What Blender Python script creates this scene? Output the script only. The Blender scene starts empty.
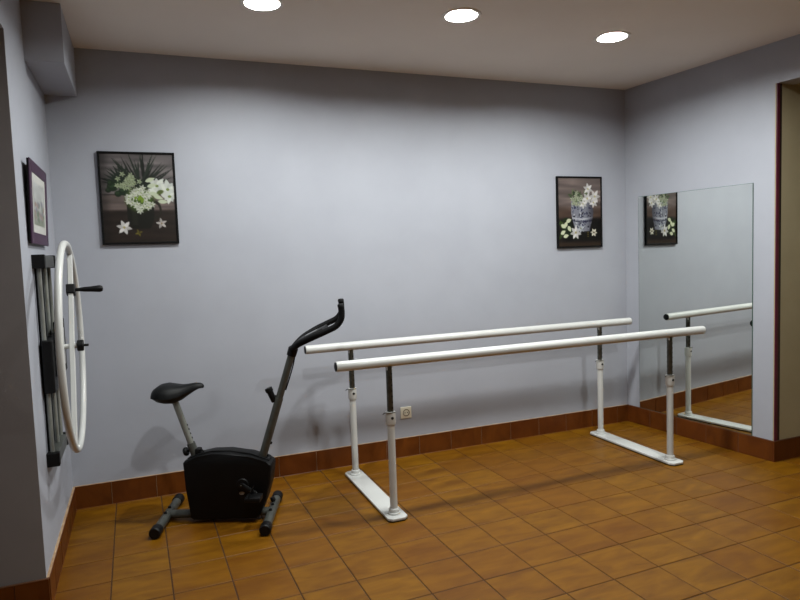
import bpy, bmesh, math, random
import numpy as np
from mathutils import Vector, Matrix

random.seed(7)
SC = bpy.context.scene
COL = SC.collection

# ---------------------------------------------------------------- camera
RIGHT = Vector((0.9291, -0.3682, -0.0350))
UP = Vector((0.0592, 0.0544, 0.9968))
FWD = Vector((0.3651, 0.9282, -0.0723))
UP = (UP - FWD * UP.dot(FWD) / FWD.length_squared).normalized()
FWD.normalize()
RIGHT = FWD.cross(UP).normalized()
CAM_POS = Vector((0.484, -4.106, 1.429))
F_PX = 636.0
cam_data = bpy.data.cameras.new('camera')
cam_data.sensor_width = 36.0
cam_data.lens = F_PX * 36.0 / 800.0
cam_data.clip_start = 0.02
cam = bpy.data.objects.new('camera', cam_data)
mw = Matrix.Identity(4)
for i in range(3):
    mw[i][0], mw[i][1], mw[i][2], mw[i][3] = RIGHT[i], UP[i], -FWD[i], CAM_POS[i]
cam.matrix_world = mw
COL.objects.link(cam)
SC.camera = cam

# ---------------------------------------------------------------- world, exposure
world = bpy.data.worlds.new('world')
SC.world = world
world.use_nodes = True
world.node_tree.nodes['Background'].inputs[0].default_value = (0.5, 0.5, 0.5, 1)
world.node_tree.nodes['Background'].inputs[1].default_value = 0.02
SC.view_settings.view_transform = 'Standard'
SC.view_settings.look = 'None'
SC.view_settings.exposure = 0.35
SC.view_settings.gamma = 1.0
SC.view_settings.use_curve_mapping = False
LAMP = 700.0            # radiance of the downlight diffusers
LAMP_COL = (0.97, 1.0, 0.98)

# ---------------------------------------------------------------- helpers
def lin(r, g, b):
    def f(c):
        c /= 255.0
        return c / 12.92 if c <= 0.04045 else ((c + 0.055) / 1.055) ** 2.4
    return (f(r), f(g), f(b), 1.0)


def new_mat(name, color, rough=0.5, metal=0.0, spec=0.5):
    m = bpy.data.materials.new(name)
    m.use_nodes = True
    b = m.node_tree.nodes['Principled BSDF']
    b.inputs['Base Color'].default_value = color
    b.inputs['Roughness'].default_value = rough
    b.inputs['Metallic'].default_value = metal
    b.inputs['Specular IOR Level'].default_value = spec
    return m


def nd(m, kind, **kw):
    n = m.node_tree.nodes.new(kind)
    for k, v in kw.items():
        setattr(n, k, v)
    return n


def mottled(name, c1, c2, scale, rough, bump=0.0, bscale=200.0, metal=0.0, spec=0.5, detail=4.0):
    """two close tones mixed by noise, plus a fine bump"""
    m = new_mat(name, c1, rough, metal, spec)
    nt = m.node_tree
    b = nt.nodes['Principled BSDF']
    tc = nd(m, 'ShaderNodeTexCoord')
    n = nd(m, 'ShaderNodeTexNoise')
    n.inputs['Scale'].default_value = scale
    n.inputs['Detail'].default_value = detail
    nt.links.new(tc.outputs['Object'], n.inputs['Vector'])
    r = nd(m, 'ShaderNodeValToRGB')
    r.color_ramp.elements[0].position = 0.35
    r.color_ramp.elements[0].color = c1
    r.color_ramp.elements[1].position = 0.65
    r.color_ramp.elements[1].color = c2
    nt.links.new(n.outputs['Fac'], r.inputs['Fac'])
    nt.links.new(r.outputs['Color'], b.inputs['Base Color'])
    if bump:
        n2 = nd(m, 'ShaderNodeTexNoise')
        n2.inputs['Scale'].default_value = bscale
        n2.inputs['Detail'].default_value = 2.0
        nt.links.new(tc.outputs['Object'], n2.inputs['Vector'])
        bp = nd(m, 'ShaderNodeBump')
        bp.inputs['Strength'].default_value = bump
        bp.inputs['Distance'].default_value = 0.002
        nt.links.new(n2.outputs['Fac'], bp.inputs['Height'])
        nt.links.new(bp.outputs['Normal'], b.inputs['Normal'])
    return m


def tile_mat(name, dark, light, tint, stretch, rough):
    """glazed terracotta with brushed streaks; every tile takes its own shade and streak offset"""
    m = new_mat(name, light, rough, 0.0, 0.22)
    nt = m.node_tree
    L = nt.links.new
    b = nt.nodes['Principled BSDF']
    tc = nd(m, 'ShaderNodeTexCoord')
    oi = nd(m, 'ShaderNodeObjectInfo')
    mp = nd(m, 'ShaderNodeMapping')
    mp.inputs['Scale'].default_value = stretch
    add = nd(m, 'ShaderNodeVectorMath', operation='ADD')
    mul = nd(m, 'ShaderNodeVectorMath', operation='SCALE')
    mul.inputs['Scale'].default_value = 37.0
    cmb = nd(m, 'ShaderNodeCombineXYZ')
    for i in range(3):
        L(oi.outputs['Random'], cmb.inputs[i])
    L(cmb.outputs[0], mul.inputs[0])
    L(tc.outputs['Object'], mp.inputs['Vector'])
    L(mp.outputs['Vector'], add.inputs[0])
    L(mul.outputs['Vector'], add.inputs[1])
    n = nd(m, 'ShaderNodeTexNoise')
    n.inputs['Scale'].default_value = 1.0
    n.inputs['Detail'].default_value = 5.0
    n.inputs['Roughness'].default_value = 0.55
    n.inputs['Distortion'].default_value = 0.6
    L(add.outputs['Vector'], n.inputs['Vector'])
    r = nd(m, 'ShaderNodeValToRGB')
    r.color_ramp.elements[0].position = 0.30
    r.color_ramp.elements[0].color = dark
    r.color_ramp.elements[1].position = 0.70
    r.color_ramp.elements[1].color = light
    L(n.outputs['Fac'], r.inputs['Fac'])
    mix = nd(m, 'ShaderNodeMix', data_type='RGBA')
    mix.inputs['B'].default_value = tint
    sc = nd(m, 'ShaderNodeMath', operation='MULTIPLY')
    sc.inputs[1].default_value = 0.45
    L(oi.outputs['Random'], sc.inputs[0])
    L(sc.outputs[0], mix.inputs['Factor'])
    L(r.outputs['Color'], mix.inputs['A'])
    L(mix.outputs['Result'], b.inputs['Base Color'])
    bp = nd(m, 'ShaderNodeBump')
    bp.inputs['Strength'].default_value = 0.12
    bp.inputs['Distance'].default_value = 0.002
    L(n.outputs['Fac'], bp.inputs['Height'])
    L(bp.outputs['Normal'], b.inputs['Normal'])
    return m


def print_mat(name):
    m = new_mat(name, (1, 1, 1, 1), 0.38, 0.0, 0.35)
    a = nd(m, 'ShaderNodeAttribute', attribute_name='print_ink')
    m.node_tree.links.new(a.outputs['Color'], m.node_tree.nodes['Principled BSDF'].inputs['Base Color'])
    return m


def obj(name, bm, mat, parent=None, smooth=False, angle=35.0):
    me = bpy.data.meshes.new(name)
    bmesh.ops.recalc_face_normals(bm, faces=bm.faces[:])
    bm.to_mesh(me)
    bm.free()
    for mm in (mat if isinstance(mat, (list, tuple)) else [mat]):
        me.materials.append(mm)
    if smooth:
        me.shade_smooth()
        me.set_sharp_from_angle(angle=math.radians(angle))
    o = bpy.data.objects.new(name, me)
    COL.objects.link(o)
    o.parent = parent
    return o


def thing(name, label, cat, loc=(0, 0, 0), rotz=0.0, group=None):
    o = bpy.data.objects.new(name, None)
    o.empty_display_size = 0.1
    COL.objects.link(o)
    o.location = loc
    o.rotation_euler = (0, 0, rotz)
    o['label'] = label
    o['category'] = cat
    if group:
        o['group'] = group
    return o


def structure(o):
    o['kind'] = 'structure'
    return o


def BM():
    return bmesh.new()


def box(bm, x0, x1, y0, y1, z0, z1, bevel=0.0, seg=2):
    r = bmesh.ops.create_cube(bm, size=1.0)
    vs = r['verts']
    for v in vs:
        v.co = Vector(((x0 + x1) / 2 + v.co.x * (x1 - x0), (y0 + y1) / 2 + v.co.y * (y1 - y0), (z0 + z1) / 2 + v.co.z * (z1 - z0)))
    if bevel > 0:
        es = set(e for v in vs for e in v.link_edges)
        bmesh.ops.bevel(bm, geom=list(es), offset=bevel, segments=seg, profile=0.5, affect='EDGES', clamp_overlap=True)
    return bm


def prism(bm, poly, z0, z1, axis='z', bevel=0.0, seg=2):
    """extrude a 2-D outline; axis z: (x, y) outline; axis y: (x, z) outline between y = z0 and z1; axis x: (y, z)"""
    def P(p, t):
        return (p[0], p[1], t) if axis == 'z' else ((p[0], t, p[1]) if axis == 'y' else (t, p[0], p[1]))
    a = [bm.verts.new(P(p, z0)) for p in poly]
    b = [bm.verts.new(P(p, z1)) for p in poly]
    n = len(poly)
    f0 = bm.faces.new(a[::-1])
    f1 = bm.faces.new(b)
    for i in range(n):
        bm.faces.new((a[i], a[(i + 1) % n], b[(i + 1) % n], b[i]))
    if bevel > 0:
        es = list(set(list(f0.edges) + list(f1.edges)))
        bmesh.ops.bevel(bm, geom=es, offset=bevel, segments=seg, profile=0.5, affect='EDGES', clamp_overlap=True)
    return bm


def tube(bm, pts, rad, seg=16, closed=False, flat=None):
    """sweep a round (or oval: flat = (u, v) factors) section along points"""
    pts = [Vector(p) for p in pts]
    n = len(pts)
    rads = rad if isinstance(rad, (list, tuple)) else [rad] * n
    rings = []
    prev = None
    for i, p in enumerate(pts):
        if closed:
            t = (pts[(i + 1) % n] - pts[i - 1]).normalized()
        else:
            t = (pts[min(i + 1, n - 1)] - pts[max(i - 1, 0)]).normalized()
        if prev is None:
            ref = Vector((0, 0, 1)) if abs(t.z) < 0.9 else Vector((0, 1, 0))
            u = t.cross(ref).normalized()
        else:
            u = (prev - t * prev.dot(t)).normalized()
        prev = u
        w = t.cross(u).normalized()
        fu, fv = flat if flat else (1, 1)
        rings.append([bm.verts.new(p + (u * math.cos(2 * math.pi * k / seg) * fu + w * math.sin(2 * math.pi * k / seg) * fv) * rads[i]) for k in range(seg)])
    m = n if closed else n - 1
    for i in range(m):
        a, b = rings[i], rings[(i + 1) % n]
        for k in range(seg):
            bm.faces.new((a[k], a[(k + 1) % seg], b[(k + 1) % seg], b[k]))
    if not closed:
        bm.faces.new(rings[0][::-1])
        bm.faces.new(rings[-1])
    return bm


def rod(bm, a, b, r, seg=20, chamfer=0.0):
    a, b = Vector(a), Vector(b)
    d = (b - a).normalized()
    if chamfer:
        return tube(bm, [a, a + d * chamfer, b - d * chamfer, b], [r - chamfer, r, r, r - chamfer], seg)
    return tube(bm, [a, b], r, seg)


def curve_pts(ctrl, n=8):
    """Catmull-Rom through control points"""
    c = [Vector(p) for p in ctrl]
    c = [c[0] * 2 - c[1]] + c + [c[-1] * 2 - c[-2]]
    out = []
    for i in range(1, len(c) - 2):
        for k in range(n):
            t = k / n
            out.append(0.5 * ((2 * c[i]) + (c[i + 1] - c[i - 1]) * t + (2 * c[i - 1] - 5 * c[i] + 4 * c[i + 1] - c[i + 2]) * t * t + (3 * c[i] - c[i - 1] - 3 * c[i + 1] + c[i + 2]) * t ** 3))
    out.append(c[-2])
    return out


def lathe(bm, prof, axis_o, axis_d, seg=32):
    """revolve (radius, height) pairs about an axis"""
    o = Vector(axis_o)
    d = Vector(axis_d).normalized()
    u = d.cross(Vector((0, 0, 1)) if abs(d.z) < 0.9 else Vector((1, 0, 0))).normalized()
    w = d.cross(u)
    rings = []
    for r, h in prof:
        if r < 1e-6:
            rings.append([bm.verts.new(o + d * h)])
        else:
            rings.append([bm.verts.new(o + d * h + (u * math.cos(2 * math.pi * k / seg) + w * math.sin(2 * math.pi * k / seg)) * r) for k in range(seg)])
    for a, b in zip(rings[:-1], rings[1:]):
        for k in range(seg):
            k2 = (k + 1) % seg
            if len(a) == 1:
                bm.faces.new((a[0], b[k2], b[k]))
            elif len(b) == 1:
                bm.faces.new((a[k], a[k2], b[0]))
            else:
                bm.faces.new((a[k], a[k2], b[k2], b[k]))
    return bm


# ---------------------------------------------------------------- materials
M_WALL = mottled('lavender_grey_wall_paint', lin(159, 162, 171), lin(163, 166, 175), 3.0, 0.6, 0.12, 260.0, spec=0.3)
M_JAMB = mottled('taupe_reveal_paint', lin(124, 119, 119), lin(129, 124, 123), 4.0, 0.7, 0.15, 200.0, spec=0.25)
M_JAMB_R = mottled('olive_beige_reveal_paint', lin(163, 152, 122), lin(168, 157, 127), 4.0, 0.7, 0.15, 200.0, spec=0.25)
M_CEIL = mottled('white_ceiling_paint', lin(228, 222, 214), lin(232, 226, 218), 2.0, 0.8, 0.1, 150.0, spec=0.2)
M_TILE = tile_mat('amber_floor_tile', lin(92, 56, 4), lin(125, 84, 8), lin(97, 53, 4), (5.0, 16.0, 4.0), 0.42)
M_SKIRT = tile_mat('russet_skirting_tile', lin(80, 40, 11), lin(106, 57, 17), lin(84, 38, 12), (9.0, 9.0, 5.0), 0.4)
M_GROUT = mottled('dark_floor_grout', lin(50, 28, 9), lin(60, 34, 12), 30.0, 0.9)
M_JOINT = mottled('pale_skirting_grout', lin(176, 150, 120), lin(150, 118, 88), 20.0, 0.9)
M_JOINT2 = mottled('brown_skirting_grout', lin(92, 58, 34), lin(80, 48, 28), 20.0, 0.9)
M_TRIM = mottled('maroon_wood_trim', lin(86, 16, 42), lin(74, 13, 36), 12.0, 0.45)
M_SHADOW_GAP = mottled('painted_gap_shadow', lin(30, 20, 16), lin(36, 24, 18), 12.0, 0.5)  # shade colour for the gap beside the maroon trim
M_WHITE = mottled('white_enamel', lin(192, 193, 190), lin(197, 198, 195), 8.0, 0.32, spec=0.5)
M_STEEL = mottled('brushed_zinc_steel', lin(84, 84, 77), lin(102, 102, 95), 40.0, 0.36, metal=0.9)
M_DGREY = mottled('grey_metallic_paint', lin(74, 76, 72), lin(82, 84, 79), 25.0, 0.38, metal=0.35)
M_SILVER = mottled('silver_paint', lin(128, 130, 124), lin(138, 140, 134), 25.0, 0.35, metal=0.3)
M_BLACK = mottled('black_plastic', lin(8, 8, 9), lin(11, 11, 12), 20.0, 0.5, 0.1, 300.0, spec=0.25)
M_SHROUD = mottled('black_gloss_plastic', lin(7, 7, 8), lin(10, 10, 11), 10.0, 0.5, 0.05, 300.0, spec=0.2)
M_FOAM = mottled('black_foam_grip', lin(8, 8, 9), lin(12, 12, 13), 80.0, 0.75, 0.3, 500.0, spec=0.15)
M_VINYL = mottled('black_vinyl', lin(9, 10, 11), lin(13, 14, 15), 40.0, 0.5, 0.2, 400.0, spec=0.22)
M_FRAME = mottled('black_picture_frame', lin(6, 6, 6), lin(9, 9, 9), 20.0, 0.6, spec=0.15)
M_PURPLE = mottled('plum_stained_wood', lin(60, 26, 58), lin(48, 20, 47), 14.0, 0.4)
M_MAT = mottled('pale_mount_card', lin(176, 176, 172), lin(182, 182, 177), 30.0, 0.8)
M_CREAM = mottled('cream_socket_plastic', lin(226, 220, 200), lin(230, 224, 205), 12.0, 0.35)
M_HOLE = new_mat('dark_recess', lin(16, 14, 12), 0.8)
M_BRASS = mottled('contact_metal', lin(96, 82, 50), lin(110, 94, 58), 40.0, 0.35, metal=0.9)
M_PRINT = print_mat('poster_print')
M_GREYBADGE = new_mat('silver_badge', lin(130, 130, 132), 0.35, 0.5)
M_RING = new_mat('white_lamp_trim', lin(225, 222, 215), 0.4)
M_MIRROR = new_mat('silvered_glass', (0.80, 0.83, 0.80, 1), 0.0, 1.0)
M_GLASSEDGE = new_mat('green_glass_edge', lin(70, 96, 84), 0.15)


def lamp_mat():
    m = bpy.data.materials.new('lit_diffuser')
    m.use_nodes = True
    nt = m.node_tree
    nt.nodes.clear()
    e = nt.nodes.new('ShaderNodeEmission')
    e.inputs[0].default_value = (*LAMP_COL, 1)
    e.inputs[1].default_value = LAMP
    o = nt.nodes.new('ShaderNodeOutputMaterial')
    nt.links.new(e.outputs[0], o.inputs[0])
    return m


M_LAMP = lamp_mat()

# ---------------------------------------------------------------- room dimensions
H = 2.659                       # ceiling
W = 4.069                       # back wall width
RD = Vector((-0.0932, 0.9956, 0)).normalized()     # right wall runs along this, towards the back
LD = Vector((-0.0119, 0.9999, 0)).normalized()     # left wall
RROT = math.atan2(-RD.x, RD.y)
LROT = math.atan2(-LD.x, LD.y)
RN = Vector((RD.y, -RD.x, 0))   # out of the room through the right wall
LN = Vector((LD.y, -LD.x, 0))   # into the room from the left wall
JL, JR = -1.17, -1.222          # y of the two opening corners
SK = 0.134                      # skirting height
FRONT = -7.4


def lx(y):
    return LD.x / LD.y * y


def rx(y):
    return W + RD.x / RD.y * y


# walls -----------------------------------------------------------------
bm = BM(); box(bm, -1.15, 5.55, 0.0, 0.15, -0.05, H)
structure(obj('wall_back', bm, M_WALL))

bm = BM()
OL0, OL1, OLZ = JL, -4.9, 2.362
prism(bm, [(lx(0), 0), (lx(0) - 0.15, 0), (lx(JL) - 0.15, JL + 0.006), (lx(JL + .006), JL + 0.006)], -0.05, H)
structure(obj('wall_left', bm, M_WALL)); bm = BM()
prism(bm, [(lx(JL + .006), JL + 0.006), (lx(JL + .006) - 0.15, JL + 0.006), (lx(OL1) - 0.15, OL1), (lx(OL1), OL1)], OLZ, H)
structure(obj('wall_left_lintel', bm, M_WALL)); bm = BM()
prism(bm, [(lx(OL1), OL1), (lx(OL1) - 0.15, OL1), (lx(FRONT) - 0.15, FRONT), (lx(FRONT), FRONT)], -0.05, H)
structure(obj('wall_left_front', bm, M_WALL))

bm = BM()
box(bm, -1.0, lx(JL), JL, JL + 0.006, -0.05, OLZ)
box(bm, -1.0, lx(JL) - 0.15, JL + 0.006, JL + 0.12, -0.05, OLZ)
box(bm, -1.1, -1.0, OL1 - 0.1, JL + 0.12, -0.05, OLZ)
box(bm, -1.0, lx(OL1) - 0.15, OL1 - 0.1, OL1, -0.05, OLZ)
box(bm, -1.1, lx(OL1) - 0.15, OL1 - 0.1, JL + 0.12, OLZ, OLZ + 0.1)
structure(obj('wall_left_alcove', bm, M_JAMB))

bm = BM()
OR1, ORZ = -4.9, 2.405
prism(bm, [(rx(0), 0), (rx(0) + 0.15, 0), (rx(JR) + 0.15, JR + 0.006), (rx(JR + .006), JR + 0.006)], -0.05, H)
structure(obj('wall_right', bm, M_WALL)); bm = BM()
prism(bm, [(rx(JR + .006), JR + 0.006), (rx(JR + .006) + 0.15, JR + 0.006), (rx(OR1) + 0.15, OR1), (rx(OR1), OR1)], ORZ, H)
structure(obj('wall_right_lintel', bm, M_WALL)); bm = BM()
prism(bm, [(rx(OR1), OR1), (rx(OR1) + 0.15, OR1), (rx(FRONT) + 0.15, FRONT), (rx(FRONT), FRONT)], -0.05, H)
structure(obj('wall_right_front', bm, M_WALL))

bm = BM()
box(bm, rx(JR), 5.4, JR, JR + 0.006, -0.05, ORZ)
box(bm, rx(JR) + 0.15, 5.4, JR + 0.006, JR + 0.12, -0.05, ORZ)
box(bm, 5.4, 5.5, OR1 - 0.1, JR + 0.12, -0.05, ORZ)
box(bm, rx(OR1) + 0.15, 5.4, OR1 - 0.1, OR1, -0.05, ORZ)
prism(bm, [(rx(JR) + 0.15, JR + .12), (5.5, JR + .12), (5.5, OR1 - .1), (rx(OR1) + .15, OR1 - .1)], ORZ, ORZ + 0.1)
structure(obj('wall_right_alcove', bm, M_JAMB_R))

bm = BM(); box(bm, -0.3, 5.1, FRONT - 0.15, FRONT, -0.05, H)
structure(obj('wall_front', bm, M_WALL))
LIGHTS = ((1.071, -0.934), (2.082, -1.059), (3.106, -1.003), (1.02, -2.52), (3.28, -2.1))  # last lamp is out of view, added to brighten the right wall
CAN_R, CAN_D = 0.088, 0.018
bm = BM()
loops = [[(-0.3, FRONT - 0.15), (5.1, FRONT - 0.15), (5.1, 0.15), (-0.3, 0.15)]]
loops += [[(x + CAN_R * math.cos(2 * math.pi * k / 40), y + CAN_R * math.sin(2 * math.pi * k / 40)) for k in range(40)] for x, y in LIGHTS]
edges = []
for lp in loops:
    vs = [bm.verts.new((x, y, H)) for x, y in lp]
    edges += [bm.edges.new((vs[k], vs[(k + 1) % len(vs)])) for k in range(len(vs))]
bmesh.ops.triangle_fill(bm, use_beauty=True, use_dissolve=False, edges=edges)
ext = bmesh.ops.extrude_face_region(bm, geom=bm.faces[:])
for v in [g for g in ext['geom'] if isinstance(g, bmesh.types.BMVert)]:
    v.co.z += 0.1
structure(obj('ceiling', bm, M_CEIL))

# boxed-in beam in the corner, under the ceiling
bm = BM()
prism(bm, [(lx(0), 0), (0.166, 0), (0.166 + lx(-.67), -0.67), (lx(-.67), -0.67)], 2.385, H, bevel=0.004, seg=2)
structure(obj('wall_beam', bm, M_WALL))

# maroon corner trim of the right-hand opening
bm = BM(); box(bm, rx(JR) + 0.0, rx(JR) + 0.026, JR - 0.008, JR, SK + 0.003, ORZ, 0.002, 1)
structure(obj('trim_1', bm, M_TRIM))
bm = BM(); box(bm, rx(JR) + 0.026, rx(JR) + 0.048, JR - 0.004, JR, SK + 0.003, ORZ, 0.001, 1)  # shade of the gap beside the trim, put into a strip's dark colour
structure(obj('shadow_gap', bm, M_SHADOW_GAP))

# floor -----------------------------------------------------------------
bm = BM(); box(bm, -1.1, 5.5, FRONT - 0.15, 0.15, -0.06, -0.0025)
floor = structure(obj('floor', bm, M_GROUT))
TX, TY = 0.25, 0.2466
GROT = math.radians(1.259)
GX = Vector((math.cos(GROT), math.sin(GROT), 0))
GY = Vector((-math.sin(GROT), math.cos(GROT), 0))
GO = Vector((0.275, -2.26, 0))


def tile_bm(cx=0.0, cy=0.0, into=None, rot=False):
    b = into or BM()
    hx, hy, c, zt, zb = TX / 2 - 0.0026, TY / 2 - 0.0026, 0.0016, 0.0, -0.005
    rows = []
    for ex, z in ((0, zb), (0, zt - 0.0012), (c, zt)):
        ring = []
        for sx, sy in ((-1, -1), (1, -1), (1, 1), (-1, 1)):
            p = Vector((sx * (hx - ex), sy * (hy - ex), z))
            if rot:
                p = GO + GX * (cx + p.x) + GY * (cy + p.y) + Vector((0, 0, z))
            ring.append(b.verts.new(p))
        rows.append(ring)
    for a, d in zip(rows[:-1], rows[1:]):
        for k in range(4):
            b.faces.new((a[k], a[(k + 1) % 4], d[(k + 1) % 4], d[k]))
    b.faces.new(rows[-1])
    return b


def project(p):
    v = Vector(p) - CAM_POS
    d = v.dot(FWD)
    if d < 0.05:
        return None
    return 400 + F_PX * v.dot(RIGHT) / d, 300 - F_PX * v.dot(UP) / d


def in_room(p):
    if p.y > 0.0 or p.y < FRONT:
        return False
    lo = lx(p.y) if (p.y > JL or p.y < OL1) else -1.0
    hi = rx(p.y) if (p.y > JR or p.y < OR1) else 5.4
    return lo < p.x < hi


near, rest = [], []
for i in range(-8, 24):
    for j in range(-22, 12):
        cx, cy = (i + 0.5) * TX, (j + 0.5) * TY
        cor = [GO + GX * (cx + sx * TX / 2) + GY * (cy + sy * TY / 2) for sx in (-1, 0, 1) for sy in (-1, 0, 1)]
        ok = [c for c in cor if in_room(c)]
        if not ok:
            continue
        if any(c.y > 0.06 for c in cor) and all(not in_room(c) for c in cor[4:5]) and len(ok) < 2:
            pass
        vis = False
        for c in ok:
            q = project(c)
            if q and -2 < q[0] < 802 and -2 < q[1] < 602:
                vis = True
        dist = (GO + GX * cx + GY * cy - CAM_POS).length
        (near if vis else rest).append((dist, cx, cy))
near.sort()
rest += near[300:]
tile_mesh = None
for d, cx, cy in near[:300]:
    if tile_mesh is None:
        o = obj('floor_tile', tile_bm(), M_TILE, floor)
        tile_mesh = o.data
    else:
        o = bpy.data.objects.new('floor_tile', tile_mesh)
        COL.objects.link(o)
        o.parent = floor
    o.location = GO + GX * cx + GY * cy + Vector((0, 0, random.uniform(-0.0004, 0.0004)))
    o.rotation_euler = (0, 0, GROT)
bm = BM()
for d, cx, cy in rest:
    tile_bm(cx, cy, bm, True)
o = obj('floor_tiling', bm, M_TILE, floor)
o['kind'] = 'stuff'

# skirtings ---------------------------------------------------------------
skirt_meshes = {}


def skirting(name, origin, direction, normal, length, phase, joint=None):
    """pale grout bed with one tile after another standing on it"""
    d, n = Vector(direction), Vector(normal)
    rot = math.atan2(d.y, d.x)
    bmx = BM(); box(bmx, 0.004, length - 0.004, 0.0, 0.0105, 0.0, SK + 0.002)
    base = structure(obj(name, bmx, joint or M_JOINT))
    base.location = origin
    base.rotation_euler = (0, 0, rot)
    flip = 1.0 if Vector((-d.y, d.x, 0)).dot(n) > 0 else -1.0
    if flip < 0:
        for v in base.data.vertices:
            v.co.y *= -1
        base.data.flip_normals()
    s = [0.0] + [x for x in [phase + 0.25 * k for k in range(-30, 60)] if 0.02 < x < length - 0.02] + [length]
    for a, b in zip(s[:-1], s[1:]):
        w = round(b - a - 0.003, 4)
        key = (w, flip)
        if key not in skirt_meshes:
            t = BM(); box(t, 0, w, 0.001 * flip, 0.0115 * flip, 0.0, SK, 0.0015, 1)
            o = obj('skirting_tile', t, M_SKIRT, base)
            skirt_meshes[key] = o.data
        else:
            o = bpy.data.objects.new('skirting_tile', skirt_meshes[key])
            COL.objects.link(o)
            o.parent = base
        o.location = (a + 0.0015, random.uniform(-0.0004, 0.0004), 0)
    return base


skirting('baseboard_back', (0, 0, 0), (1, 0, 0), (0, -1, 0), W, 0.205)
skirting('baseboard_left', LD * (JL / LD.y), LD, LN, -JL / LD.y, 0.17)
skirting('baseboard_right', Vector((W, 0, 0)) + RD * (JR / RD.y), RD, -RN, -JR / RD.y, 0.24, M_JOINT2)
skirting('baseboard_left_reveal', (-1.0, JL, 0), (1, 0, 0), (0, -1, 0), 1.0 + lx(JL) + 0.0115, 0.15, M_JOINT2)
skirting('baseboard_right_reveal', (rx(JR) - 0.0115, JR, 0), (1, 0, 0), (0, -1, 0), 1.2, 0.2, M_JOINT2)

# ================================================================ parallel bars
pb = thing('parallel_bars', 'white walking parallel bars on two flat floor plates along the back wall', 'parallel bars', (2.628, -0.59, 0))
PX = (1.653 - 2.628, 3.600 - 2.628)
PY = (-0.245 + 0.59, -0.935 + 0.59)
RZ, RX0, RX1 = 0.855, 1.360 - 2.628, 3.886 - 2.628
for px in PX:
    bm = BM()
    c, hw, y0, y1 = 0.022, 0.057, PY[1] - 0.075, PY[0] + 0.075
    poly = [(px - hw + c, y0), (px + hw - c, y0), (px + hw, y0 + c), (px + hw, y1 - c), (px + hw - c, y1), (px - hw + c, y1), (px - hw, y1 - c), (px - hw, y0 + c)]
    prism(bm, poly, 0.006, 0.02, bevel=0.003, seg=2)
    plate = obj('base_plate', bm, M_WHITE, pb, True)
    bm = BM()
    prism(bm, [(x * 0.97 + px * 0.03, y) for x, y in poly], 0.0, 0.006)
    obj('rubber_underlay', bm, M_BLACK, plate)
    for py in PY:
        bm = BM()
        rod(bm, (px, py, 0.02), (px, py, 0.52), 0.0205, 24)
        up = obj('upright', bm, M_WHITE, pb, True)
        bm = BM()
        lathe(bm, [(0.0205, 0.032), (0.026, 0.030), (0.0285, 0.026), (0.0285, 0.012), (0.035, 0.009), (0.036, 0.006), (0.036, 0.0)], (px, py, 0.0195), (0, 0, 1), 28)
        obj('flange', bm, M_WHITE, up, True)
        bm = BM()
        rod(bm, (px, py, 0.3), (px, py, RZ - 0.015), 0.0172, 24)
        ins = obj('inner_post', bm, M_STEEL, pb, True)
        bm = BM()
        for k in range(7):
            for a in (math.radians(-62), math.radians(118)):
                z = 0.605 + 0.031 * k
                dv = Vector((math.cos(a), math.sin(a), 0))
                rod(bm, Vector((px, py, z)) + dv * 0.0160, Vector((px, py, z)) + dv * 0.0176, 0.0052, 10)
        obj('pin_holes', bm, M_HOLE, ins)['kind'] = 'stuff'
        bm = BM()
        lathe(bm, [(0.0175, 0.07), (0.026, 0.07), (0.0275, 0.068), (0.0275, 0.004), (0.026, 0.0), (0.0205, 0.0)], (px, py, 0.514), (0, 0, 1), 28)
        col = obj('collar', bm, M_WHITE, pb, True)
        bm = BM()
        rod(bm, (px, py - 0.022, 0.552), (px, py - 0.0285, 0.552), 0.008, 14)
        obj('pin_slot', bm, M_HOLE, col)
        bm = BM()
        tube(bm, curve_pts([(px + 0.02, py - 0.02, 0.582), (px - 0.012, py - 0.029, 0.583), (px - 0.036, py - 0.012, 0.582), (px - 0.045, py - 0.004, 0.573)], 5), 0.0025, 8)
        obj('locking_pin', bm, M_STEEL, col, True)
        bm = BM()
        box(bm, px - 0.016, px + 0.016, py - 0.012, py + 0.012, RZ - 0.045, RZ - 0.015, 0.003, 2)
        obj('rail_saddle', bm, M_WHITE, pb, True)
for py in PY:
    bm = BM()
    rod(bm, (RX0, py, RZ), (RX1, py, RZ), 0.027, 32, 0.002)
    rail = obj('rail', bm, M_WHITE, pb, True)
    for x, s in ((RX0, -1), (RX1, 1)):
        bm = BM()
        lathe(bm, [(0.0, 0.004), (0.021, 0.004), (0.0245, 0.002), (0.0245, -0.01), (0.0, -0.01)], (x, py, RZ), (s, 0, 0), 28)
        obj('end_cap', bm, M_BLACK, rail, True)

# ================================================================ exercise bike
BYAW = math.radians(-22.32)
bike = thing('exercise_bike', 'black upright exercise bike with grey posts standing against the back wall', 'exercise bike', (0.773, -0.532, 0), BYAW)
for nm, a, b in (('rear_stabilizer', (-0.312, 0.246), (-0.267, -0.246)), ('front_stabilizer', (0.273, 0.246), (0.306, -0.246))):
    A, B = Vector((*a, 0.032)), Vector((*b, 0.032))
    d = (B - A).normalized()
    bm = BM(); rod(bm, A + d * 0.01, B - d * 0.01, 0.0245, 24)
    st = obj(nm, bm, M_DGREY, bike, True)
    for P, s in ((A, 1), (B, -1)):
        bm = BM()
        lathe(bm, [(0.0, 0.0), (0.026, 0.0), (0.0305, 0.006), (0.0305, 0.055), (0.028, 0.062), (0.0245, 0.062)], P, d * s, 24)
        obj('end_cap', bm, M_BLACK, st, True)
    for k in (0.42, 0.58):
        q = A.lerp(B, k)
        bm = BM(); lathe(bm, [(0.0, 0.012), (0.006, 0.010), (0.009, 0.004), (0.009, 0.0)], q + Vector((0, 0, 0.0235)), (0, 0, 1), 14)
        obj('bolt', bm, M_BLACK, st, True)
bm = BM()
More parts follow.
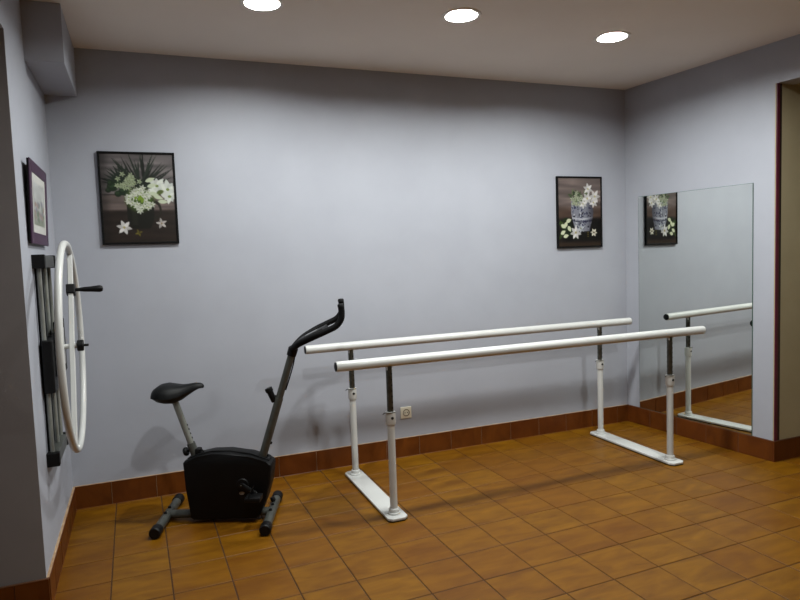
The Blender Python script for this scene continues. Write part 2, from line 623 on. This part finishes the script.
tube(bm, [(-0.29, 0, 0.036), (0.29, 0, 0.036)], 0.026, 20, flat=(1.0, 0.85))
obj('base_tube', bm, M_DGREY, bike, True)
bm = BM(); lathe(bm, [(0.0, 0.03), (0.012, 0.028), (0.014, 0.02), (0.014, 0.006), (0.008, 0.0)], (0.283, 0.09, 0.054), (-0.4, 0, 1), 16)
obj('leveling_knob', bm, M_BLACK, bike, True)

# shroud: two-step shell, a wide body and a slimmer lip along the top
prof = [(-0.168, 0.338), (-0.158, 0.350), (-0.09, 0.372), (-0.013, 0.386), (0.086, 0.388), (0.196, 0.366), (0.285, 0.334), (0.310, 0.320), (0.314, 0.308),
        (0.302, 0.215), (0.272, 0.12), (0.234, 0.03), (0.218, 0.02), (-0.125, 0.02), (-0.141, 0.032), (-0.158, 0.2)]
bm = BM(); prism(bm, prof, -0.062, 0.062, axis='y', bevel=0.012, seg=3)
shroud = obj('shroud', bm, M_SHROUD, bike, True, 40)
lip = [(-0.150, 0.340), (-0.09, 0.365), (-0.013, 0.379), (0.086, 0.381), (0.196, 0.359), (0.296, 0.324), (0.296, 0.336), (0.196, 0.376), (0.086, 0.397), (-0.013, 0.395), (-0.09, 0.381), (-0.150, 0.356)]
bm = BM(); prism(bm, lip, -0.03, 0.03, axis='y', bevel=0.004, seg=2)
obj('top_ridge', bm, M_BLACK, shroud, True)
for s in (-1, 1):
    bm = BM(); lathe(bm, [(0.0, 0.006), (0.030, 0.006), (0.036, 0.0), (0.036, -0.004)], (0.152, 0.061 * s, 0.212), (0, s, 0), 28)
    obj('axle_cover', bm, M_BLACK, shroud, True)
bm = BM(); lathe(bm, [(0.0, 0.0015), (0.013, 0.001), (0.014, -0.002)], (0, 0, 0), (0, -1, 0), 20)
bd = obj('badge', bm, M_GREYBADGE, shroud, True)
bd.scale = (1.1, 1, 0.7); bd.location = (0.146, -0.0625, 0.165)
for s, ang in ((-1, -35), (1, 145)):
    a = math.radians(ang)
    ax0 = Vector((0.152, 0.075 * s, 0.212))
    ax1 = ax0 + Vector((math.cos(a), 0, math.sin(a))) * 0.09
    bm = BM()
    tube(bm, [ax0, ax1], 0.013, 12, flat=(0.7, 1.2))
    cr = obj('crank', bm, M_BLACK, bike, True)
    bm = BM(); rod(bm, ax0 - Vector((0, 0.02 * s, 0)), ax0 + Vector((0, 0.013 * s, 0)), 0.013, 16)
    obj('axle', bm, M_BLACK, cr, True)
    bm = BM(); lathe(bm, [(0.0, 0.003), (0.004, 0.002), (0.005, 0.0)], ax0 + Vector((-0.002, 0.0135 * s, 0.002)), (0, s, 0), 10)
    obj('axle_nut', bm, M_STEEL, cr, True)
    bm = BM()
    y0, y1 = sorted((0.088 * s, 0.165 * s))
    box(bm, ax1.x - 0.042, ax1.x + 0.042, y0, y1, ax1.z - 0.014, ax1.z + 0.014, 0.006, 2)
    pd = obj('pedal', bm, M_BLACK, bike, True)
    bm = BM()
    tube(bm, curve_pts([(ax1.x - 0.02, 0.096 * s, ax1.z + 0.012), (ax1.x - 0.005, 0.105 * s, ax1.z + 0.05), (ax1.x, 0.127 * s, ax1.z + 0.06), (ax1.x - 0.005, 0.15 * s, ax1.z + 0.05), (ax1.x - 0.02, 0.158 * s, ax1.z + 0.012)], 5), 0.006, 8, flat=(0.4, 1.6))
    obj('pedal_strap', bm, M_BLACK, pd, True)

# seat post and saddle
S0, S1 = Vector((-0.213, 0, 0.675)), Vector((-0.105, 0, 0.33))
bm = BM(); tube(bm, [S0, S1], 0.0175, 20, flat=(1.0, 1.0))
sp = obj('seat_post', bm, M_SILVER, bike, True)
bm = BM()
for k in range(5):
    q = S0.lerp(S1, 0.42 + 0.07 * k)
    rod(bm, q + Vector((0.0158, 0, 0.005)), q + Vector((0.0182, 0, 0.0057)), 0.005, 10)
obj('adjustment_holes', bm, M_HOLE, sp)['kind'] = 'stuff'
Q = S0.lerp(S1, 0.70)
bm = BM(); tube(bm, [Q, S1], 0.0225, 20)
obj('seat_post_sleeve', bm, M_DGREY, bike, True)
kd = Vector((-0.95, -0.05, -0.30)).normalized()
Qk = S0.lerp(S1, 0.80)
bm = BM(); lathe(bm, [(0.006, 0.0), (0.006, 0.03), (0.021, 0.031), (0.024, 0.036), (0.024, 0.046), (0.019, 0.053), (0.0, 0.055)], Qk, kd, 24)
obj('seat_knob', bm, M_BLACK, bike, True)
bm = BM(); box(bm, -0.112, -0.082, -0.024, 0.024, 0.368, 0.405, 0.008, 2)
cl = obj('sleeve_clamp', bm, M_BLACK, bike, True)
bm = BM(); tube(bm, curve_pts([(-0.09, -0.018, 0.392), (-0.074, -0.022, 0.402), (-0.06, -0.022, 0.388), (-0.05, -0.02, 0.37)], 6), 0.004, 8)
obj('strap_end', bm, M_BLACK, cl, True)
secs = [(-0.322, 0.722, 0.704, 0.045), (-0.312, 0.745, 0.684, 0.080), (-0.285, 0.763, 0.668, 0.102), (-0.25, 0.768, 0.660, 0.108), (-0.21, 0.762, 0.660, 0.100),
        (-0.17, 0.758, 0.676, 0.075), (-0.135, 0.762, 0.700, 0.048), (-0.10, 0.767, 0.722, 0.035), (-0.07, 0.766, 0.737, 0.028), (-0.055, 0.760, 0.743, 0.019), (-0.049, 0.753, 0.748, 0.008)]
bm = BM()
rings = []
for x, zt, zb, hw in secs:
    cz, hz = (zt + zb) / 2, (zt - zb) / 2
    ring = []
    for k in range(20):
        a = 2 * math.pi * k / 20
        c, s = math.cos(a), math.sin(a)
        yy = math.copysign(abs(c) ** 0.8, c) * hw
        zz = math.copysign(abs(s) ** 0.8, s) * hz
        if s < 0:
            yy *= 0.75 + 0.25 * (1 - abs(s))
        ring.append(bm.verts.new((x, yy, cz + zz - (0.012 * (abs(c) ** 3) if s > 0 else 0))))
    rings.append(ring)
for a, b in zip(rings[:-1], rings[1:]):
    for k in range(20):
        bm.faces.new((a[k], a[(k + 1) % 20], b[(k + 1) % 20], b[k]))
bm.faces.new(rings[0][::-1]); bm.faces.new(rings[-1])
seat = obj('saddle', bm, M_VINYL, bike, True, 60)
bm = BM(); rod(bm, (-0.212, 0, 0.672), (-0.222, 0, 0.70), 0.024, 18)
obj('saddle_clamp', bm, M_BLACK, seat, True)

# front post and handlebar
P0, P1 = Vector((0.243, 0, 0.31)), Vector((0.448, 0, 0.928))
bm = BM(); tube(bm, [P0, P1], 0.0195, 20, flat=(1.0, 1.05))
fp = obj('front_post', bm, M_DGREY, bike, True)
PS = P0.lerp(P1, 0.58)
bm = BM(); tube(bm, [P0, PS], 0.0225, 20)
obj('front_post_sleeve', bm, M_DGREY, bike, True)
pd_ = (P1 - P0).normalized()
fwd_ = Vector((pd_.z, 0, -pd_.x))
for k in (0.08, 0.19):
    q = P0.lerp(P1, k) + fwd_ * 0.0215
    bm = BM(); lathe(bm, [(0.0, 0.009), (0.006, 0.008), (0.008, 0.004), (0.008, 0.0)], q, fwd_, 14)
    obj('bolt', bm, M_BLACK, fp, True)
# tension knob on its stub
q0 = P0.lerp(P1, 0.575)
q1 = q0 - fwd_ * 0.045 + pd_ * 0.006
bm = BM(); rod(bm, q0, q1, 0.010, 14)
tk = obj('tension_knob', bm, M_BLACK, bike, True)
ka = (Vector((-0.42, 0, 1.0))).normalized()
bm = BM(); lathe(bm, [(0.0, -0.04), (0.014, -0.04), (0.017, -0.034), (0.017, 0.018), (0.021, 0.022), (0.021, 0.040), (0.018, 0.044), (0.0, 0.044)], q1, ka, 22)
obj('knob_body', bm, M_BLACK, tk, True)
# cable along the post
bm = BM(); tube(bm, curve_pts([P0.lerp(P1, 0.95) + fwd_ * 0.02, P0.lerp(P1, 0.88) + fwd_ * 0.024, P0.lerp(P1, 0.77) + fwd_ * 0.024, P0.lerp(P1, 0.66) + fwd_ * 0.022], 6), 0.0035, 8)
obj('sensor_cable', bm, M_BLACK, fp, True)
bm = BM(); tube(bm, [P1 - pd_ * 0.03, P1 + pd_ * 0.012, P1 + pd_ * 0.022], [0.026, 0.027, 0.018], 18)
obj('handlebar_clamp', bm, M_BLACK, bike, True)
for s in (-1, 1):
    bm = BM()
    pts = curve_pts([(0.447, 0, 0.935), (0.462, 0.05 * s, 0.952), (0.500, 0.13 * s, 0.982), (0.57, 0.19 * s, 1.018), (0.64, 0.205 * s, 1.048), (0.69, 0.205 * s, 1.072), (0.716, 0.203 * s, 1.105), (0.721, 0.200 * s, 1.14), (0.718, 0.198 * s, 1.180)], 7)
    turn = Matrix.Translation(P1) @ Matrix.Rotation(math.radians(6.0), 4, 'Z') @ Matrix.Translation(-P1)
    pts = [turn @ p for p in pts]
    tube(bm, pts, 0.0165, 14)
    hb = obj('handlebar_grip', bm, M_FOAM, bike, True, 50)
    bm = BM(); lathe(bm, [(0.0, 0.006), (0.014, 0.004), (0.0175, -0.002), (0.0175, -0.012)], pts[-1], (-0.05, 0, 1), 16)
    obj('grip_cap', bm, M_BLACK, hb, True)
bm = BM()
rot = Matrix.Rotation(math.radians(-25), 4, 'Y')
box(bm, -0.075, 0.085, -0.10, 0.10, -0.014, 0.012, 0.006, 2)
bmesh.ops.transform(bm, matrix=Matrix.Translation((0.555, 0, 1.008)) @ rot, verts=bm.verts[:])
con = obj('console', bm, M_BLACK, bike, True)
bm = BM()
box(bm, -0.03, 0.035, -0.045, 0.045, 0.0115, 0.0135, 0.0, 1)
bmesh.ops.transform(bm, matrix=Matrix.Translation((0.555, 0, 1.008)) @ rot, verts=bm.verts[:])
obj('console_screen', bm, M_GREYBADGE, con)

# ================================================================ shoulder wheel on the left wall
# local x = away from the wall, y = towards the back wall, z = up
sw = thing('shoulder_wheel', 'white rimmed shoulder exercise wheel mounted on the left wall', 'exercise wheel', LD * -0.72, LROT)
WY, WZ, WO, WR = -0.765 + 0.72, 1.05, 0.121, 0.481
for z0, z1 in ((1.42, 1.482), (0.528, 0.59)):
    for ya, yb in ((-0.2, -0.165), (0.165, 0.2)):
        bm = BM(); box(bm, 0.0, 0.052, ya, yb, z0, z1, 0.003, 2)
        obj('bracket_end', bm, M_BLACK, sw)
    bm = BM(); box(bm, 0.0, 0.048, -0.166, 0.166, z0 + 0.004, z1 - 0.004, 0.003, 2)
    obj('wall_bracket', bm, M_DGREY, sw)
for y in (-0.165, 0.02, 0.165):
    bm = BM(); rod(bm, (0.022, y, 0.585), (0.022, y, 1.425), 0.0095, 20)
    obj('guide_rod', bm, M_SILVER, sw, True)
for y0, y1 in ((-0.14, -0.01), (0.045, 0.145)):
    bm = BM(); box(bm, 0.002, 0.014, y0, y1, 0.585, 1.425, 0.002, 1)
    obj('backing_strip', bm, M_BLACK, sw)
bm = BM()
box(bm, 0.012, 0.056, -0.195, 0.195, 0.86, 1.10, 0.006, 2)
car = obj('carriage', bm, M_BLACK, sw)
bm = BM(); box(bm, 0.055, 0.078, -0.12, 0.12, 0.92, 1.175, 0.006, 2)
obj('hub_housing', bm, M_BLACK, car)
bm = BM(); box(bm, 0.076, 0.086, WY - 0.05, WY + 0.05, 0.965, 1.14, 0.004, 2)
obj('hub_plate', bm, M_WHITE, car)
bm = BM(); lathe(bm, [(0.012, 0.0), (0.012, 0.09)], (0.07, WY, WZ), (1, 0, 0), 20)
obj('hub_shaft', bm, M_WHITE, sw, True)
bm = BM(); lathe(bm, [(0.0, 0.0), (0.024, 0.0), (0.027, 0.004), (0.027, 0.024), (0.024, 0.028), (0.006, 0.029), (0.006, 0.048), (0.0, 0.05)], (0.142, WY, WZ), (1, 0, 0), 24)
obj('hub_knob', bm, M_BLACK, sw, True)
bm = BM()
tube(bm, [(WO, WY + WR * math.cos(2 * math.pi * k / 96), WZ + WR * math.sin(2 * math.pi * k / 96)) for k in range(96)], 0.0155, 14, closed=True)
obj('rim', bm, M_WHITE, sw, True)
SA = math.radians(24)        # the bar leans towards the back wall at the top
sd = Vector((0, math.sin(SA), math.cos(SA)))
bm = BM()
box(bm, -0.011, 0.011, -0.016, 0.016, -WR, WR, 0.002, 1)
bmesh.ops.transform(bm, matrix=Matrix.Translation((WO, WY, WZ)) @ Matrix.Rotation(-SA, 4, 'X'), verts=bm.verts[:])
obj('spoke_bar', bm, M_WHITE, sw, True)
hc = Vector((WO, WY, WZ)) + sd * 0.285
bm = BM()
box(bm, -0.019, 0.02, -0.024, 0.024, -0.024, 0.024, 0.004, 2)
bmesh.ops.transform(bm, matrix=Matrix.Translation(hc) @ Matrix.Rotation(-SA, 4, 'X'), verts=bm.verts[:])
hcl = obj('handle', bm, M_BLACK, sw)
bm = BM(); lathe(bm, [(0.008, 0.0), (0.009, 0.03), (0.012, 0.05), (0.0135, 0.08), (0.016, 0.105), (0.017, 0.118), (0.013, 0.130), (0.0, 0.134)], hc + Vector((0.01, 0, 0)), (1, 0, 0), 20)
obj('hand_grip', bm, M_BLACK, hcl, True)

# ================================================================ prints
class Canvas:
    def __init__(s, w, h):
        s.w, s.h = w, h
        s.v, s.u = np.meshgrid(np.linspace(0, 1, h), np.linspace(0, 1, w), indexing='ij')
        s.a = np.zeros((h, w, 3))
        s.asp = h / w

    def fill(s, mask, c, alpha=1.0):
        m = np.clip(mask, 0, 1)[..., None] * alpha
        s.a = s.a * (1 - m) + np.array(c, float) * m

    def ell(s, cx, cy, rx_, ry_, ang, c, soft=0.18, alpha=1.0):
        t = math.radians(ang)
        du, dv = s.u - cx, (s.v - cy) * s.asp
        a = du * math.cos(t) + dv * math.sin(t)
        b = -du * math.sin(t) + dv * math.cos(t)
        d = np.sqrt((a / rx_) ** 2 + (b / ry_) ** 2)
        s.fill((1 - d) / soft + 0.5, c, alpha)

    def petal(s, cx, cy, length, width, ang, c):
        """pointed petal growing from (cx, cy)"""
        t = math.radians(ang)
        du, dv = s.u - cx, (s.v - cy) * s.asp
        a = (du * math.cos(t) + dv * math.sin(t)) / length
        b = np.abs(-du * math.sin(t) + dv * math.cos(t)) / width
        prof = np.where((a > 0) & (a < 1), np.sin(np.clip(a, 0, 1) ** 0.8 * math.pi), 0)
        s.fill((prof - b) * 4 + 0.3 * (prof > 0), c)

    def flower(s, cx, cy, r, n, rot, c, centre):
        for k in range(n):
            sh = 0.86 + 0.14 * ((k * 7) % 3) / 2
            s.petal(cx, cy, r, r * 0.24, rot + 360 * k / n, [q * sh for q in c])
        s.ell(cx, cy, r * 0.16, r * 0.16, 0, centre)

    def grain(s, sx, sy, amp, seed, mask=None):
        rng = np.random.RandomState(seed)
        g = rng.rand(sy + 2, sx + 2)
        x, y = s.u * sx, s.v * sy
        i, j = x.astype(int), y.astype(int)
        fx, fy = x - i, y - j
        n = g[j, i] * (1 - fx) * (1 - fy) + g[j, i + 1] * fx * (1 - fy) + g[j + 1, i] * (1 - fx) * fy + g[j + 1, i + 1] * fx * fy
        k = 1 + (n - 0.5)[..., None] * amp
        if mask is not None:
            k = 1 + (k - 1) * mask[..., None]
        s.a = s.a * k


def sm(x, a, b):
    t = np.clip((x - a) / (b - a), 0, 1)
    return t * t * (3 - 2 * t)


def paint_jug():
    c = Canvas(110, 141)
    rng = random.Random(3)
    c.fill(np.ones_like(c.u), (122, 116, 116))
    c.grain(4, 30, 0.45, 1)
    c.fill(sm(c.v, 0.44, 0.47), (128, 116, 112))
    c.grain(5, 40, 0.35, 2, sm(c.v, 0.44, 0.47))
    c.fill(sm(c.v, 0.61, 0.66), (58, 48, 42))
    c.grain(4, 50, 0.35, 4, sm(c.v, 0.62, 0.66))
    c.fill(sm(np.abs(c.v - 0.46), 0.012, 0.0), (60, 52, 50), 0.8)
    # palm fan
    for k in range(34):
        a = -165 + k * 4.7 + rng.uniform(-3, 3)
        sh = rng.uniform(0.6, 1.15)
        c.petal(0.52 + rng.uniform(-.10, .10), 0.40, rng.uniform(0.42, 0.62), 0.016, a, (44 * sh, 56 * sh, 44 * sh))
    for k in range(9):
        c.petal(0.30, 0.34, 0.30, 0.02, -175 + k * 12, (44, 58, 46))
    # berries and leaves at the left
    for x, y, r in ((0.15, 0.37, 0.075), (0.24, 0.34, 0.06), (0.30, 0.42, 0.07), (0.12, 0.33, 0.04), (0.22, 0.45, 0.05), (0.09, 0.41, 0.04)):
        c.ell(x, y, r, r * 0.9, 0, (38, 58, 36))
        c.ell(x - r * .2, y - r * .2, r * 0.55, r * 0.45, 0, (58, 82, 52), 0.5)
    # jug
    body = [(0.33, 0.50, 0.17), ]
    c.fill(((1 - np.abs(c.u - 0.515) / (0.19 - 0.06 * sm(c.v, 0.72, 0.86))) * 30) * (c.v > 0.5) * (c.v < 0.85 - 0.6 * (c.u - 0.515) ** 2), (36, 36, 28))
    c.fill(((1 - np.abs(c.u - 0.43) / 0.05) * 2) * (c.v > 0.58) * (c.v < 0.8), (58, 60, 48), 0.5)
    t = np.sqrt(((c.u - 0.715) / 0.085) ** 2 + ((c.v - 0.635) / 0.10) ** 2)
    c.fill((0.24 - np.abs(t - 0.9)) * 9 * (c.u > 0.69), (52, 48, 38))
    # left umbel
    for k in range(26):
        a, r = rng.uniform(0, 6.28), rng.uniform(0, 0.15) ** 1
        c.flower(0.35 + 1.2 * r * math.cos(a), 0.31 + 0.62 * r * math.sin(a), 0.045, 5, rng.uniform(0, 90), (178, 188, 158), (112, 128, 78))
    # main cluster
    c.ell(0.51, 0.515, 0.19, 0.17, 0, (92, 116, 52), 0.4)
    for k in range(30):
        a, r = rng.uniform(0, 6.28), 0.07 + rng.uniform(0, 0.115)
        c.flower(0.51 + r * math.cos(a), 0.515 + 0.76 * r * math.sin(a), 0.056, 6, rng.uniform(0, 60), (214, 218, 204), (150, 170, 96))
    for k in range(9):
        a, r = rng.uniform(0, 6.28), rng.uniform(0, 0.06)
        c.ell(0.50 + r * math.cos(a), 0.51 + 0.76 * r * math.sin(a), 0.018, 0.024, rng.uniform(0, 180), (138, 164, 62))
    # lilies at the right
    for cx, cy, r, ro in ((0.80, 0.44, 0.22, -100), (0.76, 0.36, 0.15, -120), (0.91, 0.40, 0.16, -80), (0.93, 0.48, 0.12, 30)):
        for k in range(5):
            c.petal(cx, cy, r * (0.8 + 0.2 * ((k * 3) % 2)), r * 0.26, ro + k * 44 - 60, (226 - 12 * (k % 3), 230 - 12 * (k % 3), 222 - 10 * (k % 3)))
        c.ell(cx, cy, 0.025, 0.02, 0, (140, 156, 92))
    for x, y, a in ((0.66, 0.31, -20), (0.70, 0.44, 10), (0.76, 0.47, 20), (0.82, 0.535, 5), (0.68, 0.37, -15)):
        c.petal(x - 0.06, y, 0.15, 0.032, a, (206, 214, 190))
    c.ell(0.80, 0.43, 0.05, 0.03, -20, (104, 118, 66), 0.4)
    # fallen blossoms
    c.flower(0.275, 0.83, 0.115, 6, 12, (232, 230, 228), (190, 180, 130))
    c.flower(0.795, 0.79, 0.085, 5, -100, (205, 200, 196), (160, 140, 110))
    c.flower(0.47, 0.895, 0.06, 4, -20, (128, 118, 58), (90, 84, 40))
    c.fill(sm(c.u, 0.15, 0.0) * 0.35, (20, 16, 14))
    return c


def paint_cup():
    c = Canvas(110, 141)
    rng = random.Random(11)
    c.fill(np.ones_like(c.u), (128, 116, 112))
    c.grain(3, 26, 0.35, 5)
    c.fill(sm(c.v, 0.36, 0.50), (96, 78, 68))
    c.grain(3, 40, 0.25, 6)
    c.fill(sm(c.v, 0.56, 0.63) * sm(c.u, -0.4, 0.3), (20, 17, 16))
    c.fill(sm(c.v, 0.9, 0.97), (78, 60, 46), 0.8)
    # patterned cup
    inside = (np.abs(c.u - 0.56) < 0.26 - 0.09 * sm(c.v, 0.5, 0.80)) & (c.v > 0.34) & (c.v < 0.78)
    c.fill(inside * 1.0, (150, 152, 162))
    for k in range(90):
        x, y = rng.uniform(0.3, 0.8), rng.uniform(0.37, 0.75)
        before = c.a.copy()
        c.ell(x, y, rng.uniform(0.012, 0.035), rng.uniform(0.008, 0.02), rng.uniform(0, 180), rng.choice([(54, 58, 92), (70, 72, 108), (200, 202, 206), (40, 40, 66)]), 0.4)
        c.a = np.where(inside[..., None], c.a, before)
    c.fill((np.abs(c.v - 0.575 - 0.03 * np.cos((c.u - 0.55) * 6)) < 0.012) * inside * 1.0, (196, 198, 204))
    c.fill((np.abs(c.v - 0.615 - 0.03 * np.cos((c.u - 0.55) * 6)) < 0.008) * inside * 1.0, (50, 52, 84))
    c.fill(inside * sm(c.u, 0.6, 0.82), (44, 42, 54), 0.55)
    # foliage and blossom in the cup
    for k in range(40):
        c.petal(rng.uniform(0.3, 0.72), rng.uniform(0.24, 0.38), rng.uniform(0.08, 0.15), 0.025, rng.uniform(-170, -10), rng.choice([(58, 76, 46), (84, 100, 66), (120, 132, 98)]))
    for k in range(16):
        c.flower(rng.uniform(0.32, 0.62), rng.uniform(0.22, 0.40), 0.055, 5, rng.uniform(0, 70), (186, 192, 170), (120, 134, 80))
    for x, y, r, ro in ((0.70, 0.16, 0.12, 20), (0.68, 0.30, 0.13, 50), (0.86, 0.27, 0.14, 0), (0.58, 0.38, 0.10, 30), (0.83, 0.36, 0.11, 40)):
        c.flower(x, y, r, 6, ro, (232, 230, 228), (196, 190, 150))
    # greenery and buds at the lower left
    for k in range(26):
        c.petal(rng.uniform(0.05, 0.40), rng.uniform(0.62, 0.86), rng.uniform(0.08, 0.16), 0.03, rng.uniform(-180, 180), rng.choice([(46, 62, 34), (34, 48, 28), (74, 90, 50)]))
    for x, y, a in ((0.06, 0.68, 30), (0.14, 0.72, -60), (0.18, 0.64, -20), (0.05, 0.82, -30), (0.11, 0.86, -15), (0.22, 0.70, 60)):
        c.petal(x, y, 0.13, 0.04, a, (214, 218, 190))
    c.flower(0.40, 0.80, 0.14, 7, 15, (226, 224, 222), (170, 160, 110))
    c.flower(0.52, 0.74, 0.10, 6, 40, (196, 200, 206), (150, 150, 120))
    c.flower(0.83, 0.805, 0.085, 6, 5, (236, 232, 216), (140, 116, 60))
    c.ell(0.83, 0.805, 0.02, 0.02, 0, (90, 70, 40))
    for y in (0.80, 0.83, 0.86):
        c.ell(0.69, y, 0.014, 0.012, 0, (120, 112, 60))
    return c


def paint_pale():
    c = Canvas(70, 50)
    rng = random.Random(5)
    c.fill(np.ones_like(c.u), (196, 198, 196))
    c.grain(6, 6, 0.15, 8)
    c.fill(sm(c.v, 0.6, 0.8), (150, 156, 140), 0.8)
    for k in range(30):
        c.ell(rng.uniform(0.05, 0.95), rng.uniform(0.4, 0.9), rng.uniform(0.04, 0.12), rng.uniform(0.02, 0.06), rng.uniform(-20, 20), rng.choice([(150, 150, 160), (128, 142, 122), (170, 150, 140), (186, 180, 186)]), 0.6)
    return c


def print_obj(name, canvas, w, h, parent, depth):
    """flat printed sheet: a fine vertex grid in the local x-z plane, facing -y, carrying its ink per vertex"""
    n, m = canvas.w, canvas.h
    vs, fs = [], []
    for j in range(m):
        for i in range(n):
            vs.append((-w / 2 + w * i / (n - 1), depth, h / 2 - h * j / (m - 1)))
    for j in range(m - 1):
        for i in range(n - 1):
            a = j * n + i
            fs.append((a, a + n, a + n + 1, a + 1))
    me = bpy.data.meshes.new(name)
    me.from_pydata(vs, [], fs)
    att = me.color_attributes.new('print_ink', 'FLOAT_COLOR', 'POINT')
    c = np.clip(canvas.a / 255.0, 0, 1) ** 1.28 * 0.9
    linr = np.where(c <= 0.04045, c / 12.92, ((c + 0.055) / 1.055) ** 2.4)
    rgba = np.ones((m, n, 4))
    rgba[..., :3] = linr
    att.data.foreach_set('color', rgba.reshape(-1).astype(np.float32))
    me.materials.append(M_PRINT)
    o = bpy.data.objects.new(name, me)
    COL.objects.link(o)
    o.parent = parent
    return o


def frame_bars(w, h, t, d, mat, parent, bevel=0.002):
    """four mitred bars; picture faces -y, back at y = 0"""
    x, z = w / 2, h / 2
    for pts in ([(-x, z), (x, z), (x - t, z - t), (-x + t, z - t)], [(-x, -z), (-x + t, -z + t), (x - t, -z + t), (x, -z)],
                [(-x, -z), (-x, z), (-x + t, z - t), (-x + t, -z + t)], [(x, -z), (x - t, -z + t), (x - t, z - t), (x, z)]):
        bmx = BM(); prism(bmx, pts, -d, 0.0, axis='y', bevel=bevel, seg=1)
        obj('frame_bar', bmx, mat, parent)


for label, cx, cz, w, h, fn in (
        ('black framed flower poster with a dark jug, above the exercise bike', 0.4585, 1.811, 0.422, 0.540, paint_jug),
        ('black framed flower poster with a blue patterned cup, beside the mirror corner', 3.613, 1.702, 0.420, 0.546, paint_cup)):
    t = thing('framed_poster', label, 'poster', (cx, -0.001, cz), 0.0, 'black framed flower posters on the back wall')
    frame_bars(w, h, 0.0125, 0.02, M_FRAME, t)
    bm = BM(); box(bm, -w / 2 + 0.01, w / 2 - 0.01, -0.012, -0.002, -h / 2 + 0.01, h / 2 - 0.01)
    obj('backing_board', bm, M_FRAME, t)
    print_obj('print', fn(), w - 0.024, h - 0.024, t, -0.0135)

# plum frame on the left wall, its top leaning forward
pf = thing('framed_picture', 'small plum wood frame with a pale picture above the wheel', 'picture', LD * -0.72 + LN * 0.0195 + Vector((0, 0, 1.712)), 0.0)
pf.rotation_euler = (Matrix.Rotation(LROT + math.radians(90), 3, 'Z') @ Matrix.Rotation(math.radians(2.0), 3, 'X')).to_euler()
frame_bars(0.53, 0.366, 0.052, 0.006, M_PURPLE, pf, 0.002)
bm = BM(); box(bm, -0.263, 0.263, 0.0, 0.007, -0.181, 0.181, 0.001, 1)
obj('back_panel', bm, M_FRAME, pf)
bm = BM(); box(bm, -0.225, 0.225, -0.0025, -0.0002, -0.142, 0.142)
obj('mount', bm, M_MAT, pf)
print_obj('print', paint_pale(), 0.33, 0.19, pf, -0.0032)

# ================================================================ mirror on the right wall
mr = thing('wall_mirror', 'tall frameless wall mirror standing on the skirting of the right wall', 'mirror', Vector((W, 0, 0)) - RD * 0.608, RROT)
bm = BM(); box(bm, -0.0065, -0.0005, -0.474, 0.474, SK + 0.003, 1.808, 0.0)
obj('glass', bm, M_GLASSEDGE, mr)
bm = BM()
v = [bm.verts.new(p) for p in ((-0.0069, -0.472, SK + 0.005), (-0.0069, 0.472, SK + 0.005), (-0.0069, 0.472, 1.806), (-0.0069, -0.472, 1.806))]
bm.faces.new(v)
obj('silvering', bm, M_MIRROR, mr)

# ================================================================ socket
so = thing('wall_socket', 'cream power socket on the back wall behind the near bar post', 'socket', (2.112, 0, 0.314))
bm = BM(); box(bm, -0.041, 0.041, -0.011, 0.0, -0.041, 0.041, 0.004, 3)
pl = obj('cover_plate', bm, M_CREAM, so, True)
bm = BM(); lathe(bm, [(0.0245, 0.0), (0.0245, 0.003), (0.022, 0.0035), (0.020, -0.001), (0.0, -0.001)], (0, -0.011, 0), (0, -1, 0), 28)
obj('socket_well', bm, M_BRASS, so, True)
for s in (-1, 1):
    bm = BM(); rod(bm, (0.0095 * s, -0.0105, 0), (0.0095 * s, -0.0135, 0), 0.0035, 12)
    obj('pin_hole', bm, M_HOLE, so)

# ================================================================ ceiling downlights
def downlight(x, y, label):
    t = thing('recessed_downlight', label, 'ceiling light', (x, y, H), 0.0, 'round downlights in the ceiling')
    b = BM(); lathe(b, [(CAN_R - 0.004, 0.002), (CAN_R - 0.004, -0.003), (0.093, -0.006), (0.103, -0.005), (0.106, 0.0)], (0, 0, 0), (0, 0, 1), 40)
    obj('trim_ring', b, M_RING, t, True)
    b = BM(); lathe(b, [(CAN_R - 0.004, 0.0), (CAN_R - 0.004, CAN_D + 0.004), (0.0, CAN_D + 0.004)], (0, 0, 0), (0, 0, 1), 40)
    obj('can', b, M_RING, t, True)
    b = BM(); lathe(b, [(0.055, CAN_D), (0.0, CAN_D)], (0, 0, 0), (0, 0, 1), 40)
    obj('diffuser', b, M_LAMP, t)
    return t


for (x, y), label in zip(LIGHTS, (
        'lit round downlight cut by the top edge of the photo, leftmost',
        'lit round downlight in the middle of the row of three',
        'lit round downlight nearest the mirror corner',
        'lit round downlight behind the photo\'s top edge, on the wheel side',
        'lit round downlight behind the photo\'s top edge, on the mirror side')):
    downlight(x, y, label)
